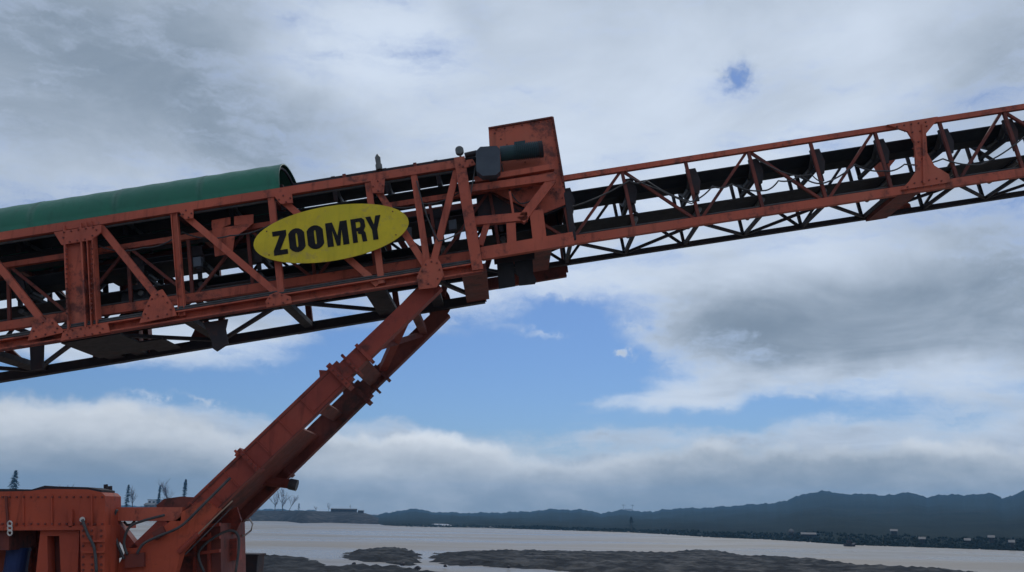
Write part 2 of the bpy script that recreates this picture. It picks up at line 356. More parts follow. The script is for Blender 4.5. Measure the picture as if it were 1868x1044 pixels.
mudbank('mudbank', [(780, 1018), (800, 1010), (900, 1007), (1060, 1009), (1160, 1010), (1210, 1011), (1250, 1005), (1320, 1008), (1365, 1017), (1420, 1018), (1520, 1026), (1590, 1035), (1700, 1040), (1780, 1044),
                    (1760, 1062), (1300, 1062), (1150, 1050), (1000, 1040), (880, 1034), (830, 1032), (800, 1028)], .6, .14, 1.0, 'long dark mudbank along the river shallows')
mudbank('mudbank', [(430, 1018), (480, 1016), (540, 1017), (580, 1026), (610, 1036), (660, 1032), (720, 1036), (800, 1044), (760, 1075), (420, 1075)], .5, .14, .8, 'grey mud shore at the foot of the loader')
# far spit of land on the near side of the hills
def spit():
    top = [(380, 933), (470, 932), (540, 932), (600, 933), (650, 934), (668, 937), (680, 945)]
    bot = [(380, 951), (470, 951), (520, 951), (545, 955), (600, 954), (660, 956), (690, 957)]
    vs = []; rows = 9; cols = 60
    tx = np.linspace(-700, 690, cols)
    for j in range(rows):
        f = j / (rows - 1)
        for i, x in enumerate(tx):
            yb = float(np.interp(x, [p[0] for p in bot], [p[1] for p in bot])); yt = float(np.interp(x, [p[0] for p in top], [p[1] for p in top]))
            b = on_z(x, yb, ZW); d = math.hypot(b.x, b.y); a = math.atan2(b.x, b.y); dd = d + 95 * f
            zt = EYE.z + math.tan(azel(x, yt)[1]) * (d + 75)
            z = ZW - .4 + (zt - ZW + .4) * min(1, (f * 1.25)) ** .75 + .35 * math.sin(x * .13 + f * 7) * math.sin(f * 9) * (f < .8)
            vs.append((math.sin(a) * dd, math.cos(a) * dd, z))
    fs = [(j * cols + i, j * cols + i + 1, (j + 1) * cols + i + 1, (j + 1) * cols + i) for j in range(rows - 1) for i in range(cols - 1)]
    tag(put('spit_of_land', vs, fs, 'mud', None, True), kind='structure')
spit()
hz = MB(); boxm(hz, (-3150, -450, -12), (3150, 3150, 100))
def m_haze(t, b, g):
    t.nodes.remove(b); v = N(t, 'ShaderNodeVolumePrincipled'); v.inputs['Color'].default_value = (.26, .60, 1.0, 1); v.inputs['Density'].default_value = 2.3e-4; v.inputs['Anisotropy'].default_value = .2
    t.links.new(v.outputs[0], t.nodes['Material Output'].inputs['Volume'])
M['haze'] = material('haze_air', m_haze)
tag(hz.build('haze', 'haze'), 'pale blue haze over the river valley', 'haze', kind='stuff')

# ------------------------------------------------------------------ the loader
base = T(150, 1044, .6); base.z = 0
ship = empty('ship_loader', base)
tag(ship, 'huge red steel telescopic conveyor ship loader on its carriage beside the river', 'ship loader')
WO, TI, WI = 2.2, .4, 1.4                  # outer boom width; inner boom near plane and width
oT = lambda x: 434 - .159 * x
oB = lambda x: 631 - .162 * x
iT = lambda x: 326 - .156 * (x - 1030)
iB = lambda x: 440 - .151 * (x - 1040)
U = (T(870, oB(870), 0) - T(0, oB(0), 0)).normalized()      # along the boom
NV = Vector((-U.z, 0, U.x))                                 # square to it, upwards
O0 = T(0, oB(0), 0)
def foot(p, q0, q1):                      # along NV from p to the line q0-q1
    d = (q1 - q0).normalized(); m = Vector((-d.z, 0, d.x)); return p + NV * ((q0 - p).dot(m) / NV.dot(m))
# --- outer boom
ob = empty('outer_boom', base, ship)
XL, XR = -260, 878
tn0, tn1 = T(XL, oT(XL), 0), T(850, oT(850), 0); bn0, bn1 = T(XL, oB(XL), 0), T(XR, oB(XR), 0)
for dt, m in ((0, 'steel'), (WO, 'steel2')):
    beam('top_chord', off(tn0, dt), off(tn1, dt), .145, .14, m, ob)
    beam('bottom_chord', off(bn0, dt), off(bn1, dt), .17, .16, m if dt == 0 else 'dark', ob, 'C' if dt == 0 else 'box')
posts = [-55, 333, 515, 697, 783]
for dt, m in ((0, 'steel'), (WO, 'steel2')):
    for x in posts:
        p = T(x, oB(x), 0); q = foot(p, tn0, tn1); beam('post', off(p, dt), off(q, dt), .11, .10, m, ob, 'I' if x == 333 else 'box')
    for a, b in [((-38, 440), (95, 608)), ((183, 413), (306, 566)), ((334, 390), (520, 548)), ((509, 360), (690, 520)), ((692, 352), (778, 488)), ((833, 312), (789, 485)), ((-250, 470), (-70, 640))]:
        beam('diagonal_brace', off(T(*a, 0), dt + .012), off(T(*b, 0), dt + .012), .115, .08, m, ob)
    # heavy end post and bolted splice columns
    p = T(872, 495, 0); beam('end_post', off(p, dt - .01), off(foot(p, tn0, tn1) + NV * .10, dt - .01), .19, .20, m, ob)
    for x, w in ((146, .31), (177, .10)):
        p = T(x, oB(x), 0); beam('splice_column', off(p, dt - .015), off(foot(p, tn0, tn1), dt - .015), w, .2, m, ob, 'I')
gus = [[(98, 424), (185, 410), (184, 424), (166, 438), (112, 447)],
       [(278, 534), (296, 528), (316, 558), (322, 576), (254, 590), (262, 566)],
       [(492, 538), (504, 533), (530, 541), (532, 553), (486, 561), (484, 550)],
       [(770, 484), (778, 474), (798, 470), (804, 480), (810, 502), (796, 524), (764, 528), (760, 506)],
       [(325, 384), (352, 381), (352, 398), (338, 400)], [(500, 358), (532, 353), (534, 370), (512, 372)], [(676, 330), (702, 326), (700, 352), (680, 352)],
       [(835, 296), (862, 290), (868, 300), (850, 306), (836, 306)], [(115, 604), (196, 590), (200, 606), (110, 622)], [(60, 590), (95, 580), (118, 606), (50, 622)]]
for P in gus:
    plate('gusset_plate', P, -.115, .035, 'steel', ob)
    far = [T(x, y, 0) for x, y in P]; platem(MB(), [off(q, WO + .085) for q in far], .03).build('gusset_plate', 'steel2', ob)
plate('hanging_bracket', [(370, 589), (415, 582), (411, 600), (416, 627), (395, 641), (388, 636), (384, 616)], .14, .05, 'dark', ob)
plate('hanging_bracket', [(54, 632), (78, 628), (77, 672), (56, 676)], .7, .06, 'dark', ob)
# underside cross members between the two bottom chords
def cross(x, w, d, m='dark', y=oB, t0=.08, t1=WO - .08, par=ob, lift=0, side=None):
    p = T(x, y(x), t0 if par is ob else TI) ; p = Vector((p.x, D + t0, p.z)) + NV * lift
    q = Vector((p.x, D + t1, p.z)); return beam('cross_beam', p, q, w, d, m, par, side=NV)
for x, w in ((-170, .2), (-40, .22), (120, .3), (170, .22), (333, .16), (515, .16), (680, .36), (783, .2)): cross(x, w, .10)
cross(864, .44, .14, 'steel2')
def floorplate(xa, xb, t0, t1, lift=-.02):
    a = T(xa, oB(xa), 0) + NV * lift; b = T(xb, oB(xb), 0) + NV * lift
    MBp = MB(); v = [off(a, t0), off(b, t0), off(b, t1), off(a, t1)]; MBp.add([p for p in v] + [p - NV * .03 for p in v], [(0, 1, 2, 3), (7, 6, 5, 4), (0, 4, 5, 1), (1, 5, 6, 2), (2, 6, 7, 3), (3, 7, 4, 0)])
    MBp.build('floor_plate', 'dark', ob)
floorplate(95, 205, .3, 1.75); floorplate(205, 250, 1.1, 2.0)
bx = [-170, -55, 150, 333, 515, 697, 783, 866]
for i in range(len(bx) - 1):
    a, b = bx[i], bx[i + 1]
    if i % 2: a, b = b, a
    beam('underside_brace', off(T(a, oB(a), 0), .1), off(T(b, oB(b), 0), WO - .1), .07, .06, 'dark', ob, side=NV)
for x in posts + [866]:
    p = T(x, oB(x), 0); q = foot(p, tn0, tn1); cr = off(q, .07); beam('cross_beam', cr + NV * -.02, off(cr, WO - .14) + NV * -.02, .08, .08, 'steel2', ob, side=NV)
# --- belts
def belt_sheet(name, p0, p1, ta, tb, sag, parent, mat='belt', th=.02):
    mb = MB(); prf = [(0, 0), (.27, -sag), (.73, -sag), (1, 0)]; vs = []
    for p in (p0, p1):
        for s, dz_ in prf: vs.append(Vector((p.x, D + ta + (tb - ta) * s, p.z)) + NV * dz_)
        for s, dz_ in reversed(prf): vs.append(Vector((p.x, D + ta + (tb - ta) * s, p.z)) + NV * (dz_ - th))
    mb.add(vs, [tuple(range(8))[::-1], tuple(range(8, 16))] + [(i, (i + 1) % 8, 8 + (i + 1) % 8, 8 + i) for i in range(8)])
    return mb.build(name, mat, parent)
NB = .36
ob0, ob1 = tn0 + NV * NB, T(950, oT(950), 0) + NV * NB
belt_sheet('carrying_belt', ob0, ob1, .58, 1.56, .16, ob)
belt_sheet('return_belt', tn0 - NV * .10, T(930, oT(930), 0) - NV * .10, .62, 1.5, 0, ob)
def lin(p0, p1, f): return p0 + (p1 - p0) * f
def idler(parent, p, ta, tb, sag, drop, mt='dark'):       # p on the belt line; a cross bar, two brackets and three rollers
    q = Vector((p.x, 0, p.z)); w = tb - ta
    P = lambda t, n: q + YV * (D + t) + NV * n
    mb = MB(); bar(mb, P(ta - .12, -sag - .16), P(tb + .12, -sag - .16), .07, .06, side=NV)
    for t in (ta - .09, tb + .09): bar(mb, P(t, -sag - .16 - drop), P(t, .0), .07, .045)
    for t in (ta + .27 * w, ta + .73 * w): bar(mb, P(t, -sag - .16), P(t, -sag - .06), .05, .03)
    mb.build('idler_frame', mt, parent)
    for a, b in (((ta - .05, -.03), (ta + .26 * w, -sag - .075)), ((ta + .29 * w, -sag - .075), (ta + .71 * w, -sag - .075)), ((ta + .74 * w, -sag - .075), (tb + .05, -.03))):
        cyl('roller', P(*a), P(*b), .05, 'roller', parent, 10)
L = (ob1 - ob0).length
for i in range(12):
    f = (i + .6) / 12.2; idler(ob, lin(ob0, ob1, f), .58, 1.56, .16, .16)
# --- green cover
gc = empty('belt_cover', base, ship)
def cover(x0, x1, h):
    a, b = T(x0, oT(x0), 0) + NV * .075, T(x1, oT(x1), 0) + NV * .075; nA = 28; nL = 14; vs = []
    for inner in (0, 1):
        for j in range(nL + 1):
            p = lin(a, b, j / nL)
            for i in range(nA + 1):
                th = math.pi * i / nA; r = 1 - .018 * inner
                vs.append(Vector((p.x, D + WO / 2 - (WO / 2 + .04) * r * math.cos(th), p.z)) + NV * (h * r * math.sin(th) ** .9 + .004 * math.sin(j * 1.3 + i * .2)))
    n = nA + 1; m = (nL + 1) * n; fs = []
    for j in range(nL):
        for i in range(nA):
            q = (j * n + i, j * n + i + 1, (j + 1) * n + i + 1, (j + 1) * n + i); fs.append(q[::-1]); fs.append(tuple(m + k for k in q))
    for j in (0, nL):
        for i in range(nA): fs.append((j * n + i, j * n + i + 1, m + j * n + i + 1, m + j * n + i))
    for i in (0, nA):
        for j in range(nL): fs.append((j * n + i, (j + 1) * n + i, m + (j + 1) * n + i, m + j * n + i))
    put('cover_sheet', vs, fs, 'green', gc, True)
for k, (xa, xb) in enumerate(((-240, -98), (-100, 57), (55, 212), (210, 367), (365, 512))): cover(xa, xb, .797 + .005 * (k % 2))
for x in (-120, 95, 300, 505):            # bows that carry the sheet
    p = T(x, oT(x), 0) + NV * .075
    tubem(MB(), [Vector((p.x, D + WO / 2 - (WO / 2 - .02) * math.cos(math.pi * i / 16), p.z)) + NV * .74 * math.sin(math.pi * i / 16) for i in range(17)], .025).build('cover_bow', 'dark', gc, True)
# --- inner telescopic boom
ib = empty('telescopic_boom', base, ship)
def Ti(x, y): return T(x, y, TI)
X0, X1 = -240, 2600
it0, it1 = Ti(X0, iT(X0)), Ti(X1, iT(X1)); ib0, ib1 = Ti(X0, iB(X0)), Ti(X1, iB(X1))
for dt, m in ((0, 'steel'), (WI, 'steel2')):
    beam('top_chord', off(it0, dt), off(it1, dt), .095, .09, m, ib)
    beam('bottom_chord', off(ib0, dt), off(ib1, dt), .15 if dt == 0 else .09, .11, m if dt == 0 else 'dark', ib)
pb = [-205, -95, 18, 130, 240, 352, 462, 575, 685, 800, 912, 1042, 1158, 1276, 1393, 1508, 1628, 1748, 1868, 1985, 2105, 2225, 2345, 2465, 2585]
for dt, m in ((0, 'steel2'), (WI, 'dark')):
    foots = []
    for i, x in enumerate(pb):
        p = Ti(x, iB(x)); q = foot(p, it0, it1); foots.append((p, q)); beam('post', off(p, dt), off(q, dt), .055, .055, m, ib)
    for i in range(len(pb) - 1):
        (p, q), (p2, q2) = foots[i], foots[i + 1]
        a, b = (p, q2) if i % 2 == 1 else (q, p2)
        if pb[i] == 1628: continue
        beam('diagonal_brace', off(a, dt + .03), off(b, dt + .03), .05, .05, m, ib)
for i in range(len(pb) - 1):
    a, b = (pb[i], pb[i + 1]) if i % 2 else (pb[i + 1], pb[i])
    beam('underside_brace', off(Ti(a, iB(a)), .06), off(Ti(b, iB(b)), WI - .06), .05, .05, 'dark', ib, side=NV)
    p = Ti(pb[i], iB(pb[i])); beam('cross_beam', off(p, .05), off(p, WI - .05), .06, .06, 'dark', ib, side=NV)
CB, RB = -.17, .36                         # belt lines below the top chord and above the bottom chord
cb0, cb1 = it0 + NV * CB, it1 + NV * CB; rb0, rb1 = ib0 + NV * RB, ib1 + NV * RB
belt_sheet('carrying_belt', cb0, cb1, .66, 1.54, .13, ib)
belt_sheet('return_belt', rb0, rb1, .50, 1.66, 0, ib)
for i, x in enumerate(pb):
    p = foot(Ti(x, iB(x)), cb0, cb1); idler(ib, p + U * .1, .66, 1.54, .13, .30)
    q = Ti(x, iB(x)) + NV * (RB - .07) + U * .1
    cyl('return_roller', Vector((q.x, D + .58, q.z)), Vector((q.x, D + 1.62, q.z)), .05, 'roller', ib, 10)
    # tapering hanger plate below each idler
    h = p + U * .1; hn = lambda u, n: Vector((h.x, D + .50, h.z)) + U * u + NV * n
    platem(MB(), [hn(-.10, .02), hn(.08, .02), hn(.12, -.24), hn(.05, -.46), hn(-.02, -.46), hn(-.10, -.24)], .05).build('idler_hanger', 'dark', ib)
for n_, t_ in ((.06, .02), (.12, .05)): tubem(MB(), [off(ib0, t_) + NV * n_, off(ib1, t_) + NV * n_], .018, 8).build('conduit', 'cable', ib)
# bolted splice of the inner boom
P = [(1614, 232), (1706, 217), (1703, 226), (1685, 248), (1687, 283), (1700, 306), (1726, 322), (1730, 336), (1640, 350), (1655, 334), (1667, 316), (1664, 264), (1652, 244)]
for t in (TI - .10, TI + WI + .06):
    platem(MB(), [off(Ti(x, y), t - TI) for x, y in P], .05).build('splice_plate', 'steel', ib)
for dt in (-.115, WI + .12): beam('splice_flange', off(Ti(1678, 232), dt), off(Ti(1680, 340), dt), .035, .05, 'steel', ib)
for x, w in ((1655, .42), (988, .34)):
    p = Ti(x, iB(x)) - NV * .03; beam('cross_beam', off(p, -.02), off(p, WI + .02), w, .10, 'steel2', ib, side=NV)
def pan(name, p0, p1, ta, tb):
    mb = MB(); v = [Vector((p.x, D + t, p.z)) for p, t in ((p0, ta), (p1, ta), (p1, tb), (p0, tb))]
    mb.add(v + [x - NV * .02 for x in v], [(0, 1, 2, 3), (7, 6, 5, 4), (0, 4, 5, 1), (1, 5, 6, 2), (2, 6, 7, 3), (3, 7, 4, 0)]); mb.build(name, 'dark', ib)
pan('belt_pan', Ti(168, iT(168)) - NV * .33, Ti(905, iT(905)) - NV * .33, .5, 1.45)
pan('drip_tray', Ti(345, iB(345)) + NV * .20, Ti(770, iB(770)) + NV * .20, .47, 1.7)
# hanging supply cable along the inner boom
def sagcable(pxs, t, sag, r, name='supply_cable', par=ib, mat='cable'):
    pts = []
    for (a, b) in zip(pxs[:-1], pxs[1:]):
        A, B = T(*a, t), T(*b, t)
        for k in range(8): f = k / 8; pts.append(lin(A, B, f) - Vector((0, 0, 1)) * sag * 4 * f * (1 - f))
    pts.append(T(*pxs[-1], t)); return tubem(MB(), pts, r).build(name, mat, par, True)
sagcable([(1035, 380), (1148, 330), (1180, 330), (1260, 368), (1300, 340), (1335, 336), (1392, 348), (1420, 330), (1460, 320), (1500, 335), (1560, 300), (1612, 312), (1650, 300), (1720, 290), (1790, 300), (1868, 250), (1950, 250)], TI - .06, .05, .014)
sagcable([(1148, 322), (1200, 345), (1262, 372), (1276, 350)], TI - .08, .02, .011)
sagcable([(1380, 290), (1440, 318), (1480, 318), (1500, 332)], TI - .08, .03, .011)
# --- head frame, hood, drive
hd = empty('discharge_head', base, ship)
hood = [(891, 235), (1008, 215), (1023, 308), (1028, 334), (1034, 372), (985, 392), (900, 350)]
plate('hood_side_plate', hood, .30, .03, 'steel', hd)
hw = [T(x, y, .30) for x, y in hood]
platem(MB(), [off(q, 1.5) for q in hw], .03).build('hood_side_plate', 'steel2', hd)
def strip(a, b, t0, t1, name, mat, th=.025):
    m = (b - a).normalized(); nn = Vector((-m.z, 0, m.x)) * th
    v = [off(a, t0), off(b, t0), off(b, t1), off(a, t1)]; mb = MB(); mb.add(v + [x - nn for x in v], [(0, 1, 2, 3), (7, 6, 5, 4), (0, 4, 5, 1), (1, 5, 6, 2), (2, 6, 7, 3), (3, 7, 4, 0)]); return mb.build(name, mat, hd)
strip(hw[0] - NV * .01, hw[1] - NV * .01, .035, 1.495, 'hood_top_plate', 'steel2')
strip(hw[1] - U * .01, hw[4] - U * .01, .035, 1.495, 'hood_front_plate', 'steel2')
beam('hood_rim', hw[0] + NV * .0, hw[1] + NV * .0, .03, .07, 'steel2', hd); beam('hood_rim', hw[1], hw[3], .035, .08, 'steel2', hd)
c = T(945, 352, .55); cyl('head_drum', Vector((c.x, D + .5, c.z)), Vector((c.x, D + 1.7, c.z)), .33, 'dark', hd, 28)
cyl('drum_shaft', Vector((c.x, D + .1, c.z)), Vector((c.x, D + 2.0, c.z)), .06, 'roller', hd, 12)
for dt, m in ((0, 'steel'), (WO - .1, 'steel2')):
    B = lambda a, b, w, d=.1, n='frame_beam', mm=m: beam(n, off(T(*a, .05), dt), off(T(*b, .05), dt), w, d, mm, hd)
    B((858, 346), (1012, 325), .13, .14); B((1008, 328), (950, 404), .15, .12, 'frame_brace'); B((864, 405), (962, 396), .15, .12)
    B((930, 350), (938, 402), .04, .05, 'frame_rod'); B((878, 464), (1046, 436), .22, .12)
    B((932, 408), (934, 452), .16, .09, 'frame_post'); B((978, 385), (986, 450), .24, .09, 'frame_post')
    B((890, 404), (876, 448), .10, .08, 'frame_brace'); B((1034, 352), (1046, 438), .10, .07, 'frame_post', 'dark' if dt == 0 else m)
    beam('drive_shelf', off(T(866, 330, .05), dt), off(T(1010, 306, .05), dt), .10, .14, m, hd)
plate('side_skirt', [(868, 348), (968, 336), (950, 395), (872, 400)], .42, .02, 'dark', hd)
plate('side_skirt', [(1000, 338), (1030, 332), (1036, 375), (990, 394), (968, 392)], .34, .02, 'dark', hd)
# discharge chute under the hood
plate('chute_plate', [(905, 395), (1000, 385), (975, 470), (915, 478)], 1.45, .03, 'dark', hd)
fl = empty('rubber_skirt', base, ship)
plate('rubber_flap', [(906, 476), (936, 471), (938, 500), (940, 522), (910, 527)], .55, .03, 'belt', fl)
plate('rubber_flap', [(938, 471), (971, 466), (973, 500), (979, 512), (976, 518), (947, 521), (946, 504), (941, 500)], .57, .03, 'belt', fl)
plate('clamp_bar', [(900, 466), (975, 455), (975, 472), (902, 482)], .50, .04, 'dark', fl)
# drive unit
dr = empty('drive_unit', base, ship)
gb = [(876, 268), (906, 266), (912, 272), (913, 312), (905, 319), (880, 321), (869, 312), (868, 276)]
plate('gearbox', gb, -.22, .42, 'gear', dr)
a, b = T(913, 281, .0), T(990, 272, .0)
mt = MB(); cylm(mt, a, lin(a, b, .93), .135, 20)
for k in range(12):
    p = lin(a, b, .36 + k * .045); cylm(mt, p, p + (b - a).normalized() * .012, .155, 20)
mt.build('motor', 'motor', dr, False)
cyl('fan_cowl', lin(a, b, .90), b, .15, 'dark', dr, 20)
plate('terminal_box', [(938, 259), (958, 256), (959, 270), (939, 273)], -.10, .16, 'motor', dr)
cyl('coupling_guard', T(848, 284, .05), T(870, 279, .05), .05, 'dark', dr, 12)
# --- sign
SC = T(604.5, 425.5, -.20); A_, B_ = (T(746, 404, -.2) - T(463, 447, -.2)).length / 2, .49
def S(u, v): return SC + U * u + NV * v
ns = 56; rim_ = [S(A_ * math.cos(2 * math.pi * i / ns), B_ * math.sin(2 * math.pi * i / ns)) for i in range(ns)]
sign = platem(MB(), rim_, .02).build('sign_board', 'yellow', ship)
sign['label'] = 'yellow oval sign reading ZOOMRY'
pm = (T(700, 425, -.2) - T(600, 425, -.2)).length / 100
def ring(w, h, a, b, n=20):
    return [(w / 2 + a * max(-1, min(1, 1.12 * math.cos(t))), h / 2 + b * max(-1, min(1, 1.06 * math.sin(t)))) for t in [2 * math.pi * i / n for i in range(n)]]
def letter(u0, u1, polys):
    mb = MB(); k_ = (u1 - u0) * .04; u0 += k_; u1 -= k_
    for P in polys: platem(mb, [off(S((u0 + (u1 - u0) * x) * pm, (-26 + 46 * y) * pm), -.008) for x, y in P], .007)
    mb.build('letter', 'black', sign)
def half(sgn):
    out = [(.5 + sgn * .5 * min(1, 1.25 * math.sin(math.pi * i / 10)), .5 + .5 * math.cos(math.pi * i / 10)) for i in range(11)]
    inn = [(.5 + sgn * .06 * min(1, 1.5 * math.sin(math.pi * i / 10)), .5 + .30 * math.cos(math.pi * i / 10)) for i in range(11)]
    P = out + inn[::-1]; return P if sgn > 0 else P[::-1]
letter(-108, -80, [[(.02, 1), (1, 1), (1, .80), (.46, .20), (.98, .20), (.98, 0), (0, 0), (0, .2), (.52, .80), (.02, .80)]])
for a, b in ((-79, -47.5), (-45.5, -13.5)): letter(a, b, [half(1), half(-1)])
letter(-11, 32, [[(0, 0), (0, 1), (.32, 1), (.5, .42), (.68, 1), (1, 1), (1, 0), (.72, 0), (.72, .66), (.58, 0), (.42, 0), (.28, .66), (.28, 0)]])
letter(36, 64, [[(0, 0), (0, 1), (.34, 1), (.34, 0)], [(.345, 1), (.8, 1), (.98, .9), (1, .62), (.86, .48), (.345, .46), (.345, .6), (.62, .62), (.66, .70), (.66, .80), (.60, .85), (.345, .85)], [(.42, .455), (.84, .475), (.96, .36), (1, 0), (.68, 0), (.64, .32), (.42, .36)]])
letter(63.5, 94, [[(0, 1), (.34, 1), (.5, .64), (.66, 1), (1, 1), (.67, .42), (.67, 0), (.33, 0), (.33, .42)]])
for x, y in ((520, 400), (690, 378)):
    p = T(x, y, -.18); cyl('sign_bracket', p, p + YV * .14, .03, 'dark', ship, 8)
# --- small things on the boom
beam('top_rail', T(535, oT(535) - 10, .25), T(838, oT(838) - 10, .25), .075, .05, 'dark', ship)
for x in (629, 758):
    p = T(x, oT(x) - 6, .2); beam('rail_stub', p, p + NV * .10, .06, .06, 'steel2', ship)
lm = MB(); p = T(692, 310, .2); cylm(lm, p, p + NV * .10, .06, 12); cylm(lm, p + NV * .10, p + NV * .24, .045, 12, .05); cylm(lm, p + NV * .24, p + NV * .30, .05, 12, .015); lm.build('beacon', 'lamp', ship)
lm = MB(); p = T(840, 286, .1); cylm(lm, p, p + NV * .06, .02, 8); q = p + NV * .11; cylm(lm, q - YV * .05, q + YV * .05, .075, 16); lm.build('work_lamp', 'lamp', ship)
# chute hanging inside the outer boom, and the tail drum
ch = empty('inner_chute', base, ship)
plate('chute_panel', [(386, 402), (420, 396), (420, 409), (392, 421), (386, 416)], .22, .03, 'steel', ch); plate('chute_panel', [(427, 395), (462, 391), (462, 408), (427, 411)], .22, .03, 'steel', ch)
plate('chute_hopper', [(387, 418), (462, 407), (450, 418), (428, 432), (424, 462), (392, 468), (388, 432)], .20, .018, 'steel', ch)
c = T(246, 544, .62); cyl('tail_drum', Vector((c.x, D + .62, c.z)), Vector((c.x, D + 1.55, c.z)), .24, 'belt', ship, 24)

# --- support legs (telescopic, near and far)
A0, A1 = (768, 545), (225, 1052)           # leg axis on the photo
def axis(x, o): # point on the leg axis at photo x, shifted o px square to it
    f = (x - A0[0]) / (A1[0] - A0[0]); y = A0[1] + f * (A1[1] - A0[1]); return (x + .70 * o, y + .71 * o)
LT = .22; DT = WO - .06
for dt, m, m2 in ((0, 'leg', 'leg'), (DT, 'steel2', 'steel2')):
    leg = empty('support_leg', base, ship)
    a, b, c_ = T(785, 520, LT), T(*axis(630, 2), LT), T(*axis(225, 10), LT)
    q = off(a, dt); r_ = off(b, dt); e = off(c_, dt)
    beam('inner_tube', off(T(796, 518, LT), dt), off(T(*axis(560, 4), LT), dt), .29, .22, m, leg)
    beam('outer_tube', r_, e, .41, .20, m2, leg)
    for x, s, w in ((663, .37, .06), (640, .44, .05), (618, .52, .09), (455, .47, .07), (330, .48, .07)):
        d_ = (e - r_).normalized(); p = off(T(*axis(x, 4), LT), dt); bar(MB(), p - d_ * w / 2, p + d_ * w / 2, s, .36).build('collar', m, leg)
    d_ = (e - r_).normalized(); nn = Vector((-d_.z, 0, d_.x)); nn = nn if nn.z > 0 else -nn
    p = off(T(*axis(606, -16), LT), dt); platem(MB(), [off(p + x, -.05) for x in (d_ * .12, d_ * -.10, nn * .14 + d_ * .02)], .1).build('lifting_lug', m2, leg)
lx = empty('leg_bracing', base, ship)
def legp(x, o, dt): return off(T(*axis(x, o), LT), dt)
def web(xa, xb, o=4, th=.06):            # plate between the two legs
    a, b = legp(xa, o, .12), legp(xb, o, .12); c, d = off(b, DT - .24), off(a, DT - .24); e = (b - a).cross(YV).normalized() * th; mb = MB()
    mb.add([a, b, c, d, a + e, b + e, c + e, d + e], [(0, 1, 2, 3), (7, 6, 5, 4), (0, 4, 5, 1), (1, 5, 6, 2), (2, 6, 7, 3), (3, 7, 4, 0)]); mb.build('web_plate', 'steel2', lx)
for xa, xb in ((650, 636), (578, 560), (528, 300)): web(xa, xb)
for x, w in ((655, .12), (569, .10)):
    beam('leg_cross_beam', legp(x, 2, .1), legp(x, 2, DT - .1), w, .14, 'steel2', lx, side=(c_ - b).normalized())
beam('leg_diagonal', legp(745, 0, .05), legp(665, 0, DT - .05), .15, .1, 'leg', lx, side=NV); beam('leg_diagonal', legp(745, 0, DT - .05), legp(665, 0, .05), .13, .1, 'steel2', lx, side=NV)
beam('leg_cross_beam', legp(752, 0, .05), legp(752, 0, DT - .05), .14, .14, 'steel2', lx, side=NV)
# luffing cylinder between the legs
rm = empty('luffing_cylinder', base, ship)
cyl('piston_rod', T(424, 914, -.0), T(345, 990, -.0), .011, 'chrome', rm, 10)
cyl('cylinder_barrel', T(362, 974, -.0), T(326, 1008, -.0), .045, 'leg', rm, 14)
cyl('hose', T(424, 925, -.0), T(338, 1012, -.0), .009, 'cable', rm, 8)
pn = T(470, 876, WO - .2); cyl('leg_pin', pn, T(536, 884, WO - .2), .085, 'steel2', ship, 16)
pp = T(528, 883, WO - .2); cyl('pin_cap', pp, T(542, 886, WO - .2), .10, 'roller', ship, 16)
# cluster of hose fittings on the leg
hf = MB(); p = T(440, 836, .2)
for k in range(7): cylm(hf, p, p + Vector((random.uniform(-.14, .04), random.uniform(-.05, .1), random.uniform(.02, .16))), .022, 8)
hf.build('hose_fitting', 'steel', ship)
tubem(MB(), [T(x, y, WO - .3) for x, y in [(446, 950), (456, 948), (461, 956), (458, 968), (448, 976), (440, 978)]], .018).build('hose_loop', 'pale', ship, True)

# --- wheeled carriage and turntable
cr = empty('carriage', base, ship)
def blk(name, poly, t0, t1, mat='carriage', par=None): return plate(name, poly, t0, t1 - t0, mat, par or cr)
blk('main_beam', [(-300, 899), (0, 897), (55, 896), (85, 892), (158, 893), (186, 899), (192, 905), (192, 962), (0, 964), (-300, 966)], -.45, .12)
blk('beam_flange', [(-300, 963), (150, 960), (150, 967), (-300, 970)], -.50, 1.5, 'carriage')
blk('deck_plate', [(-300, 893), (0, 892), (58, 893), (82, 886), (90, 887), (160, 889), (184, 894), (184, 900), (158, 894), (85, 893), (55, 897), (-300, 900)], -.40, .1, 'dark')
blk('bogie_frame', [(74, 966), (145, 964), (140, 1075), (112, 1075), (108, 978), (86, 978), (88, 1075), (62, 1075)], -.42, -.20, 'carriage')
blk('bogie_panel', [(84, 974), (112, 974), (114, 1080), (80, 1080)], -.15, .5, 'steel2')
blk('axle_box', [(146, 962), (192, 958), (190, 1080), (148, 1080)], -.52, .0)
for y in (986, 1006): blk('stiffener', [(148, y), (190, y - 1), (190, y + 3), (148, y + 4)], -.56, -.515, 'carriage')
blk('web_stiffener', [(124, 930), (132, 930), (131, 962), (125, 962)], -.50, -.44); blk('web_stiffener', [(8, 905), (12, 905), (16, 962), (12, 962)], -.48, -.44, 'steel2')
blk('side_panel', [(-300, 968), (17, 967), (16, 1004), (-300, 1006)], -.40, .4, 'steel2')
beam('tie_beam', T(210, 938, .1), T(335, 938, .1), .21, .2, 'steel', cr)
beam('knee_brace', T(212, 958, .12), T(248, 1004, .12), .16, .2, 'leg', cr); beam('knee_brace', T(306, 950, .12), T(238, 1016, .12), .18, .2, 'leg', cr)
blk('pivot_plate', [(232, 1000), (250, 1000), (330, 935), (372, 912), (400, 930), (330, 1010), (310, 1080), (190, 1080)], .0, .18, 'carriage')
blk('turntable', [(322, 1000), (345, 980), (390, 955), (402, 955), (404, 1080), (300, 1080)], .7, 2.1, 'steel2')
blk('pivot_head', [(285, 922), (300, 910), (330, 906), (368, 908), (372, 925), (340, 950), (290, 950)], .35, 1.4, 'steel2')
for k in range(5):
    p = T(243 - k * 3, 962 + 0 * k, .2)
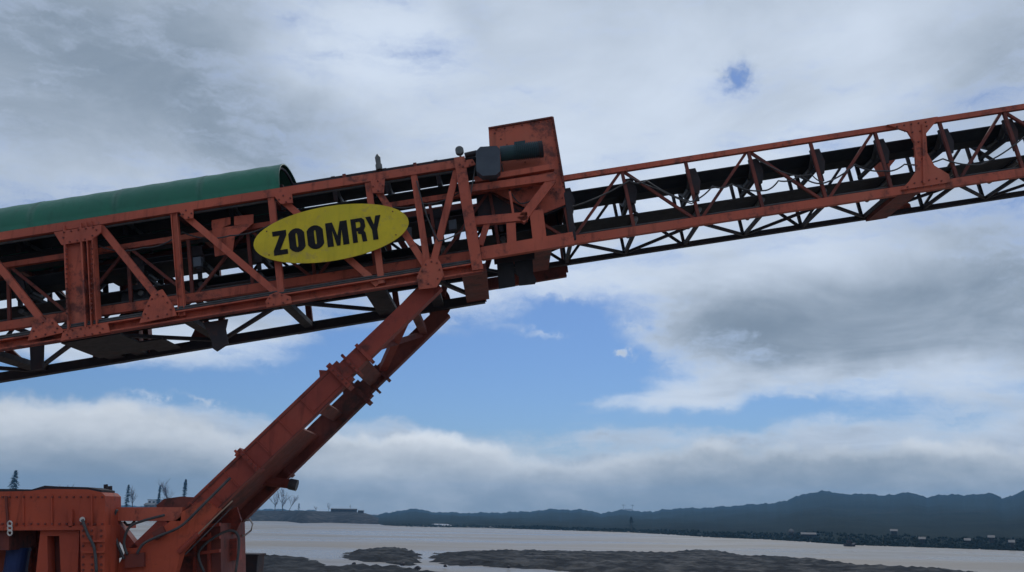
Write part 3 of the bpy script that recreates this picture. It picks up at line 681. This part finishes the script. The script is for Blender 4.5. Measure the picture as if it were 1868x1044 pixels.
dm = MB(); p = T(25, 1000, -.1); bt = Vector((p.x, p.y + .15, 0)); cylm(dm, bt, bt + Vector((0, 0, p.z)), .17, 20)
for zf in (.33, .66, .97): cylm(dm, bt + Vector((0, 0, p.z * zf - .015)), bt + Vector((0, 0, p.z * zf + .015)), .18, 20)
tag(dm.build('drum', 'blue'), 'dark blue steel drum standing under the carriage beam', 'drum')
blk('rear_panel', [(-300, 969), (76, 967), (80, 1080), (-300, 1080)], .45, .5, 'leg')
for x in (30, 52): blk('panel_rib', [(x, 970), (x + 5, 970), (x + 6, 1080), (x + 1, 1080)], .38, .448, 'leg')
cyl('shackle_pin', T(150, 948, -.50), T(150, 948, -.45), .04, 'pale', cr, 12)
ck = MB(); 
for y0 in (956, 964, 972): tubem(ck, [T(18 + 4 * math.cos(t), y0 + 5 * math.sin(t), -.53) for t in np.linspace(0, 6.28, 12)], .012)
ck.build('shackle', 'pale', cr, True)
rg = MB(); tubem(rg, [T(x, y, .1) for x, y in [(226, 952), (232, 958), (240, 957), (246, 950)]], .02); rg.build('hose', 'dark', cr, True)
blk('bracket', [(207, 985), (212, 978), (214, 1005), (219, 1008), (219, 1018), (208, 1020)], .0, .05, 'roller')
for x, h in ((193, 12), (201, 9)):
    p = T(x, 896, .3); beam('stanchion', p, T(x, 896 - h, .3), .05, .05, 'dark', cr)

# bolt rows
def bolts(pts, parent, r=.015, t=.02, mat='steel2'):
    mb = MB()
    for p in pts: cylm(mb, p - YV * t, p, r, 6)
    o = mb.build('bolts', mat, parent); o['kind'] = 'stuff'; return o
def inset(P, t, k=.24):
    c = Vector(); q = [T(x, y, t) for x, y in P]
    for v in q: c += v
    c /= len(q); out = []
    for i in range(len(q)):
        a, b = q[i - 1], q[i]; n = max(1, int((b - a).length / .16))
        out += [lin(lin(a, b, (m + .5) / n), c, k) for m in range(n)]
    return out
for P in gus: bolts(inset(P, -.115), ob)
bolts(inset([(1662, 262), (1688, 250), (1688, 285), (1666, 315)], TI - .10, .15), ib); bolts(inset([(1640, 350), (1655, 336), (1722, 322), (1728, 336)], TI - .10, .2), ib); bolts(inset([(1620, 232), (1702, 219), (1690, 240), (1655, 245)], TI - .10, .2), ib)
bolts(inset(hood[:5], .30, .06), hd)
bolts([T(122 + (i % 2) * 46, 455 + 9 * (i // 2), -.115) for i in range(28)], ob, .016)
bolts([S(A_ * .93 * math.cos(a), B_ * .9 * math.sin(a)) for a in (.5, 2.64, 3.64, 5.78)], sign, .012, .01)
for dt in (0, DT):
    for x in (640, 618, 455, 330): bolts([off(T(*axis(x, o), LT), dt - .182) for o in (-18, -9, 4, 14, 24)], lx, .016)
# weld seams and stiffeners along the near leg and the carriage
for o in (-14, 26):
    beam('leg_seam', off(T(*axis(610, o), LT), -.105), off(T(*axis(240, o + 6), LT), -.105), .018, .02, 'steel2', lx)
for x in (560, 520, 480, 420, 390, 360): beam('leg_stiffener', off(T(*axis(x, -12), LT), -.105), off(T(*axis(x, 26), LT), -.105), .02, .03, 'leg', lx)
for x in (40, 92, 165): blk('web_stiffener', [(x, 902), (x + 3, 902), (x + 4, 960), (x + 1, 960)], -.47, -.44)
bolts([T(x, y, -.45) for x in range(-8, 190, 13) for y in (907, 956)], cr, .016); bolts([T(x, y, -.52) for x in (152, 168, 185) for y in (968, 978, 996, 1016, 1030, 1040)], cr, .018)
blk('valve_block', [(226, 1012), (262, 1008), (262, 1034), (228, 1036)], -.08, .02, 'steel2'); blk('valve_block', [(276, 972), (296, 960), (302, 974), (284, 986)], -.06, .02, 'steel2')
for k, pp_ in enumerate([[(232, 1012), (226, 990), (236, 962), (262, 950), (300, 940)], [(250, 1010), (262, 992), (290, 978), (330, 960), (372, 920), (420, 872)], [(214, 930), (205, 950), (212, 985), (226, 1020)], [(150, 948), (160, 975), (172, 1000), (176, 1044)], [(372, 1044), (362, 1010), (384, 985), (420, 968), (436, 985), (430, 1044)]]):
    pts = []; q = [T(x, y, -.10 if k < 3 else (-.56 if k == 3 else .5)) for x, y in pp_]
    for i in range(len(q) - 1):
        p0, p1, p2, p3 = q[max(i - 1, 0)], q[i], q[i + 1], q[min(i + 2, len(q) - 1)]
        for m_ in range(6):
            u = m_ / 6; pts.append(.5 * ((2 * p1) + (p2 - p0) * u + (2 * p0 - 5 * p1 + 4 * p2 - p3) * u * u + (3 * p1 - p0 - 3 * p2 + p3) * u ** 3))
    tubem(MB(), pts + [q[-1]], .022, 8).build('hydraulic_hose', 'cable', cr, True)
for y in (962, 985, 1010): blk('turntable_rib', [(334, y), (400, y - 8), (400, y - 2), (334, y + 6)], .62, .71, 'leg')
for x in (352, 378): blk('turntable_rib', [(x, 975), (x + 5, 972), (x + 5, 1080), (x, 1080)], .64, .71, 'leg')
blk('control_box', [(404, 985), (432, 982), (432, 1022), (405, 1024)], 1.2, 1.5, 'leg'); blk('guard_plate', [(404, 940), (432, 925), (440, 950), (428, 975), (406, 975)], 1.3, 1.36, 'leg')
# conduits and cable runs on the outer boom
for n_, t_, m in ((.11, -.05, 'cable'), (.15, -.03, 'cable'), (-.10, -.06, 'steel2')): tubem(MB(), [off(bn0, t_) + NV * n_, off(bn1, t_) + NV * n_], .018, 8).build('conduit', m, ob)
tubem(MB(), [off(tn0, .02) - NV * .10, off(tn1, .02) - NV * .10], .022, 8).build('conduit', 'cable', ob)
sagcable([(180, 448), (262, 452), (333, 424), (420, 430), (515, 398), (600, 404), (697, 372), (770, 372), (845, 346)], .1, .08, .013, 'supply_cable', ob)
sagcable([(760, 330), (778, 392), (800, 440), (846, 420), (868, 300), (880, 268)], -.09, .03, .012, 'supply_cable', ob)
sagcable([(915, 300), (926, 340), (950, 372), (990, 350), (1010, 320)], .2, .05, .012, 'supply_cable', hd)
for x, y in ((736, 416), (818, 402), (352, 470)):
    plate('junction_box', [(x, y), (x + 14, y - 2), (x + 15, y + 15), (x + 1, y + 17)], .12, .1, 'gear', ob)
# ------------------------------------------------------------------ things around the river
def spit_pt(px, back=84):
    a = azel(px, 940)[0]; bot = [(380, 951), (470, 951), (520, 951), (545, 955), (600, 954), (660, 956), (690, 957)]; top = [(380, 933), (470, 932), (540, 932), (600, 933), (650, 934), (668, 937), (680, 945)]
    yb = float(np.interp(px, [p[0] for p in bot], [p[1] for p in bot])); yt = float(np.interp(px, [p[0] for p in top], [p[1] for p in top]))
    b = on_z(px, yb, ZW); d = math.hypot(b.x, b.y); a = math.atan2(b.x, b.y)
    return Vector((math.sin(a) * (d + back), math.cos(a) * (d + back), EYE.z + math.tan(azel(px, yt)[1]) * (d + 75) - .15)), (d + back) / F
def bank_pt(px, k):
    a = azel(px, 960)[0]; d, z = hill_z(a, k); return Vector((math.sin(a) * d, math.cos(a) * d, z)), d / F
def bare_tree(p, h, spread, label, group, seed, lean=0.0):
    rnd = random.Random(seed); tr = MB(); cw = MB()
    def grow(q, d, L_, r, lev):
        pts = [q]; dd = d.copy()
        for _ in range(3): dd = (dd + Vector((rnd.gauss(0, .13), rnd.gauss(0, .13), .06))).normalized(); pts.append(pts[-1] + dd * L_ / 3)
        tubem(tr if lev < 2 else cw, pts, [r, r * .85, r * .7, r * .5], 5 if lev < 2 else 3)
        if lev < 4:
            for _ in range(4 if lev else 6):
                i = rnd.choice((1, 2, 3)); ang = rnd.uniform(0, 6.28); sp = rnd.uniform(.45, .95) * spread
                grow(pts[i], (dd + Vector((math.cos(ang) * sp, math.sin(ang) * sp, rnd.uniform(0, .4)))).normalized(), L_ * rnd.uniform(.5, .72), r * .5, lev + 1)
    grow(p - Vector((0, 0, .3)), Vector((lean, 0, 1)).normalized(), h * .46, h * .022, 0)
    t = empty('bare_tree', p); tr.build('trunk', 'bark', t); cw.build('crown', 'twig', t); return tag(t, label, 'tree', group)
def conifer(p, h, r, label, group, seed, slim=False):
    rnd = random.Random(seed); tr = MB(); cylm(tr, p - Vector((0, 0, .3)), p + Vector((0, 0, h * .97)), h * .018, 6, .02); cw = MB()
    for _ in range(420):
        f = rnd.random() ** .8; z = h * (.08 + .92 * f); rr = r * ((1 - f) ** .8 if not slim else math.sin(math.pi * min(.97, f * .8 + .2)) ** .6) * rnd.uniform(.25, 1.1) + .03; a = rnd.uniform(0, 6.28)
        c = p + Vector((math.cos(a) * rr, math.sin(a) * rr, z)); sz = h * rnd.uniform(.025, .055)
        o = Vector((math.cos(a), math.sin(a), rnd.uniform(-.7, .1))).normalized(); w = Vector((-math.sin(a), math.cos(a), rnd.uniform(-.3, .3)))
        cw.add([c - o * sz, c + w * sz * .6, c + o * sz * 1.3, c - w * sz * .6], [(0, 1, 2, 3)])
    t = empty('conifer' if not slim else 'columnar_tree', p); tr.build('trunk', 'bark', t); cw.build('crown', 'needle', t); return tag(t, label, 'tree', group)
def house(name, p, yaw, w, d, h, roof_h, label, cat, wall='white', roof='roof', flat=False, nwin=3, storeys=1, group=None):
    t = empty(name, p); t.rotation_euler.z = 0; cs, sn = math.cos(yaw), math.sin(yaw)
    Q = lambda x, y, z: p + Vector((x * cs - y * sn, x * sn + y * cs, z))
    def bx(nm, x0, x1, y0, y1, z0, z1, m, par=t):
        mb = MB(); v = [Q(*c) for c in ((x0, y0, z0), (x1, y0, z0), (x1, y1, z0), (x0, y1, z0), (x0, y0, z1), (x1, y0, z1), (x1, y1, z1), (x0, y1, z1))]
        mb.add(v, [(3, 2, 1, 0), (4, 5, 6, 7), (0, 1, 5, 4), (1, 2, 6, 5), (2, 3, 7, 6), (3, 0, 4, 7)]); return mb.build(nm, m, par)
    wl = bx('wall', -w / 2, w / 2, -d / 2, d / 2, -1, h, wall)
    if flat: bx('roof', -w / 2 - .3, w / 2 + .3, -d / 2 - .3, d / 2 + .3, h, h + .35, roof)
    else:
        mb = MB(); e = .4; v = [Q(*c) for c in ((-w / 2 - e, -d / 2 - e, h - .05), (w / 2 + e, -d / 2 - e, h - .05), (w / 2 + e, d / 2 + e, h - .05), (-w / 2 - e, d / 2 + e, h - .05), (-w / 2 - e, 0, h + roof_h), (w / 2 + e, 0, h + roof_h))]
        mb.add(v, [(3, 2, 1, 0), (0, 1, 5, 4), (2, 3, 4, 5), (1, 2, 5), (3, 0, 4)]); mb.build('roof', roof, t)
    for s_ in range(storeys):
        for i in range(nwin):
            x = -w / 2 + w * (i + .5) / nwin; z = h * (s_ + .35) / storeys
            bx('window', x - w / nwin * .28, x + w / nwin * .28, -d / 2 - .06, -d / 2 + .02, z, z + h / storeys * .42, 'glass')
    return tag(t, label, cat, group)
# spit of land: plant buildings, shed, trees
p, m = spit_pt(300); house('plant_building', p, .05, 52 * m, 12, 8.0, 0, 'white flat-roofed riverside building behind the loader carriage', 'building', flat=True, nwin=8, storeys=2)
p, m = spit_pt(272, 70); house('plant_building', p, .05, 16 * m, 8, 4.6, 1.4, 'small dark gabled annex beside the white riverside building', 'building', 'roof', nwin=2)
p, m = spit_pt(626); sh = house('long_shed', p, .0, 43 * m, 6, 2.0, .5, 'long low dark shed on the spit of land', 'shed', 'dark', 'dark', nwin=6)
p, m = spit_pt(657); house('small_hut', p, .0, 9 * m, 4, 1.4, .4, 'tiny dark hut at the end of the long shed', 'hut', 'dark', 'dark', nwin=1)
p, m = spit_pt(637, 78); mp = MB(); cylm(mp, p, p + Vector((0, 0, 10 * m + 1)), .12, 8); bar(mp, p + Vector((-.8, 0, 9 * m)), p + Vector((.8, 0, 9 * m)), .12, .12); tag(mp.build('utility_pole', 'dark'), 'thin dark pole beside the long low shed', 'pole')
tg = 'trees on the spit of land'
for px, h, sp, lab, sd_, ln in [(500, 34, 1.0, 'wide bare tree half hidden behind the support leg', 3, -.1), (514, 46, .75, 'tallest bare tree on the spit next to the support leg', 5, .05), (526, 30, .8, 'bare tree on the spit, outermost of the three by the leg', 8, .15),
                                 (575, 11, 1.1, 'low bare bush on the spit near the shed', 11, 0), (598, 15, 1.0, 'small round bare tree just before the shed', 13, 0), (240, 40, .8, 'pale bare tree rising behind the carriage beam', 17, .05), (306, 58, .7, 'tall leaning bare tree above the white building', 19, .12), (103, 46, .9, 'bare tree top peeking over the carriage beam', 23, 0)]:
    p, m = spit_pt(px); bare_tree(p, h * m, sp, lab, tg, sd_, ln)
for px, h, r, lab, sd_, sl in [(543, 13, 3, 'small dark conifer at the right of the bare trees', 31, False), (15, 62, 13, 'dark conifer over the end of the carriage beam', 33, False), (285, 42, 3.5, 'slim dark conifer behind the white building', 35, False), (331, 52, 2.6, 'narrow columnar tree at the right end of the white building', 37, True), (227, 42, 3.2, 'narrow columnar tree beside the carriage beam end', 39, True)]:
    p, m = spit_pt(px); conifer(p, h * m, r * m, lab, tg, sd_, sl)
# far bank: wooded margin, houses, tank, boat
def treeline():
    rnd = random.Random(5); mb = MB()
    for _ in range(5000):
        a = rnd.uniform(azel(700, 960)[0], R(36)); k = rnd.random() ** 2.0 * .055 + .003
        d, z = hill_z(a, k); p = Vector((math.sin(a) * d, math.cos(a) * d, z)); h = rnd.uniform(.4, 1.3) * (.6 + d / 1400) * min(1, .15 + (a - azel(700, 960)[0]) / .06); w = h * rnd.uniform(.5, 1.0)
        b = [p + Vector((math.cos(t) * w * rnd.uniform(.6, 1), math.sin(t) * w * rnd.uniform(.6, 1), h * rnd.uniform(.25, .6))) for t in (0, 1.05, 2.1, 3.14, 4.2, 5.25)]
        mb.add([p - Vector((0, 0, .4))] + b + [p + Vector((rnd.uniform(-.3, .3) * w, 0, h))], [(0, i % 6 + 1, i + 0 if i else 6) for i in range(1, 7)] + [(7, i, i % 6 + 1) for i in range(1, 7)])
    for _ in range(3000):                # tree tops along the skyline
        a = rnd.uniform(azel(700, 960)[0], R(36)); d, z = hill_z(a, rnd.uniform(.96, 1.0)); p = Vector((math.sin(a) * d, math.cos(a) * d, z - 1.5)); h = rnd.uniform(1.8, 3.2); w = rnd.uniform(3, 8)
        b = [p + Vector((math.cos(t) * w, math.sin(t) * w, 0)) for t in (0, 1.26, 2.5, 3.77, 5.03)]
        mb.add(b + [p + Vector((0, 0, h))], [(5, i, (i + 1) % 5) for i in range(5)])
    tag(mb.build('far_woods', 'hill', None, True), 'dark scrub and woods along the far bank', 'woods', kind='stuff')
treeline()
hg = 'houses along the far bank'
for px, k, w, h, lab, wl in [(1474, .03, 36, 3, 'long shed with pale roof on the far bank', 'dark'), (1630, .06, 14, 4, 'pale-roofed house above the small dark boat', 'dark'), (1680, .02, 12, 4, 'low pale house by the water near the boat', 'white'),
                              (1762, .02, 10, 4, 'white house at the waterline, first of the row at the end of the far bank', 'white'), (1806, .03, 11, 5, 'larger white house in the middle of the row on the far bank', 'white'), (1842, .012, 9, 5, 'white house at the water, last in the row', 'white')]:
    p, m = bank_pt(px, k); house('river_house', p, azel(px, 960)[0] * -1, w * m * .6, 4, h * .42, .7, lab, 'house', 'dark', 'roof', nwin=2, group=hg)
p, m = bank_pt(1443, .03); tk = empty('water_tank', p); a_ = MB()
for i in range(9):
    f0, f1 = i / 9, (i + 1) / 9; cylm(a_, p + Vector((0, 0, 1.2 + 2.4 * f0)), p + Vector((0, 0, 1.2 + 2.4 * f1)), 1.1 * math.sin(math.pi * (f0 * .9 + .05)) + .1, 14, 1.1 * math.sin(math.pi * (f1 * .9 + .05)) + .1)
a_.build('tank', 'roof', tk); a_ = MB()
for i in range(4): cylm(a_, p + Vector((1.2 * math.cos(i * 1.57), 1.2 * math.sin(i * 1.57), -.6)), p + Vector((1.0 * math.cos(i * 1.57), 1.0 * math.sin(i * 1.57), 2.4)), .15, 6)
a_.build('stand', 'dark', tk); tag(tk, 'pale round tank standing on the far bank', 'tank')
b0 = on_z(1550, 997, ZW); m = math.hypot(b0.x, b0.y) / F; bt = empty('tug_boat', b0)
hl = [(-8, 0), (-7.5, 5), (5, 4), (8.5, 6.5), (6.5, 0)]
hb = MB(); platem(hb, [b0 + Vector((x * m, -1.2, y * m - .15)) for x, y in hl], 2.4); hb.build('hull', 'dark', bt)
hb = MB(); boxm(hb, b0 + Vector((-3.5 * m, -.8, 4.4 * m)), b0 + Vector((2.5 * m, .8, 9.5 * m))); hb.build('wheelhouse', 'dark', bt)
cyl('mast', b0 + Vector((-.5 * m, 0, 9 * m)), b0 + Vector((-.5 * m, 0, 17 * m)), .12, 'dark', bt, 6); tag(bt, 'small black boat with a mast by the far bank', 'boat')
p, m = bank_pt(1152, .03); conifer(p, 25 * m, 11 * m, 'dark upright tree standing alone at the far waterline', 'trees on the far bank', 77)
p, m = bank_pt(1146, .995); hm = empty('hilltop_station', p); a_ = MB(); boxm(a_, p + Vector((-7 * m, -2, -1)), p + Vector((7 * m, 2, 3.2 * m + .5))); a_.build('hut', 'white', hm)
for x in (-8, 8):
    a_ = MB(); cylm(a_, p + Vector((x * m, 0, -1)), p + Vector((x * m, 0, 11 * m)), .25, 6); bar(a_, p + Vector((x * m - 3 * m, 0, 10 * m)), p + Vector((x * m + 3 * m, 0, 10 * m)), .8, .5); a_.build('mast', 'roof', hm)
tag(hm, 'pale hut with two masts on the hill crest', 'hut')
# beside the loader
q = at(457, 1013, 18.2); bl = MB(); w = .2
boxm(bl, (q.x - w, 18.0, .012), (q.x + w, 18.5, q.z)); boxm(bl, (q.x - w - .02, 17.98, q.z), (q.x + w + .02, 18.52, q.z + .03))
tag(bl.build('steel_box', 'dark'), 'dark grey steel box on the bank at the foot of the strut', 'box')
rg_ = 'rocks on the mudbanks'
for i, (px, py, r, lab) in enumerate([(497, 1017, 3, 'small dark rock on the grey mud shore right of the steel box'), (646, 1029, 3.4, 'dark rock in the water just below the small mudbank'), (681, 1019, 2.6, 'dark rock on top of the small mudbank'),
        (735, 1030, 4, 'dark rock at the right tip of the small mudbank'), (762, 1037, 5, 'largest dark rock, in the channel between the two mudbanks'), (812, 1033, 3, 'dark rock at the left end of the long mudbank'), (860, 1027, 2.6, 'small dark rock on the left part of the long mudbank'),
        (928, 1035, 3.2, 'dark rock in the shallows under the long mudbank'), (1040, 1036, 3, 'dark rock on the lower edge of the long mudbank'), (1147, 1029, 3, 'dark rock in the middle of the long mudbank'), (1450, 1030, 2.4, 'lone dark rock toward the right end of the long mudbank')]):
    c = on_z(px, py, ZW + .35); m = math.hypot(c.x, c.y) / F; rnd = random.Random(i); r *= m; mb = MB(); rows = []
    for j, (zz, rr) in enumerate(((-.5, .9), (.1, 1.1), (.7, .7))): rows.append([c + Vector((math.cos(t) * r * rr * rnd.uniform(.75, 1.3), math.sin(t) * r * rr * rnd.uniform(.75, 1.3), r * zz * rnd.uniform(.8, 1.1))) for t in np.linspace(0, 5.5, 8)])
    v = [x for row in rows for x in row] + [c + Vector((0, 0, r * .95))]
    mb.add(v, [(j * 8 + i_, j * 8 + (i_ + 1) % 8, (j + 1) * 8 + (i_ + 1) % 8, (j + 1) * 8 + i_) for j in range(2) for i_ in range(8)] + [(16 + i_, 16 + (i_ + 1) % 8, 24) for i_ in range(8)])
    tag(mb.build('rock', 'dark'), lab, 'rock', rg_)
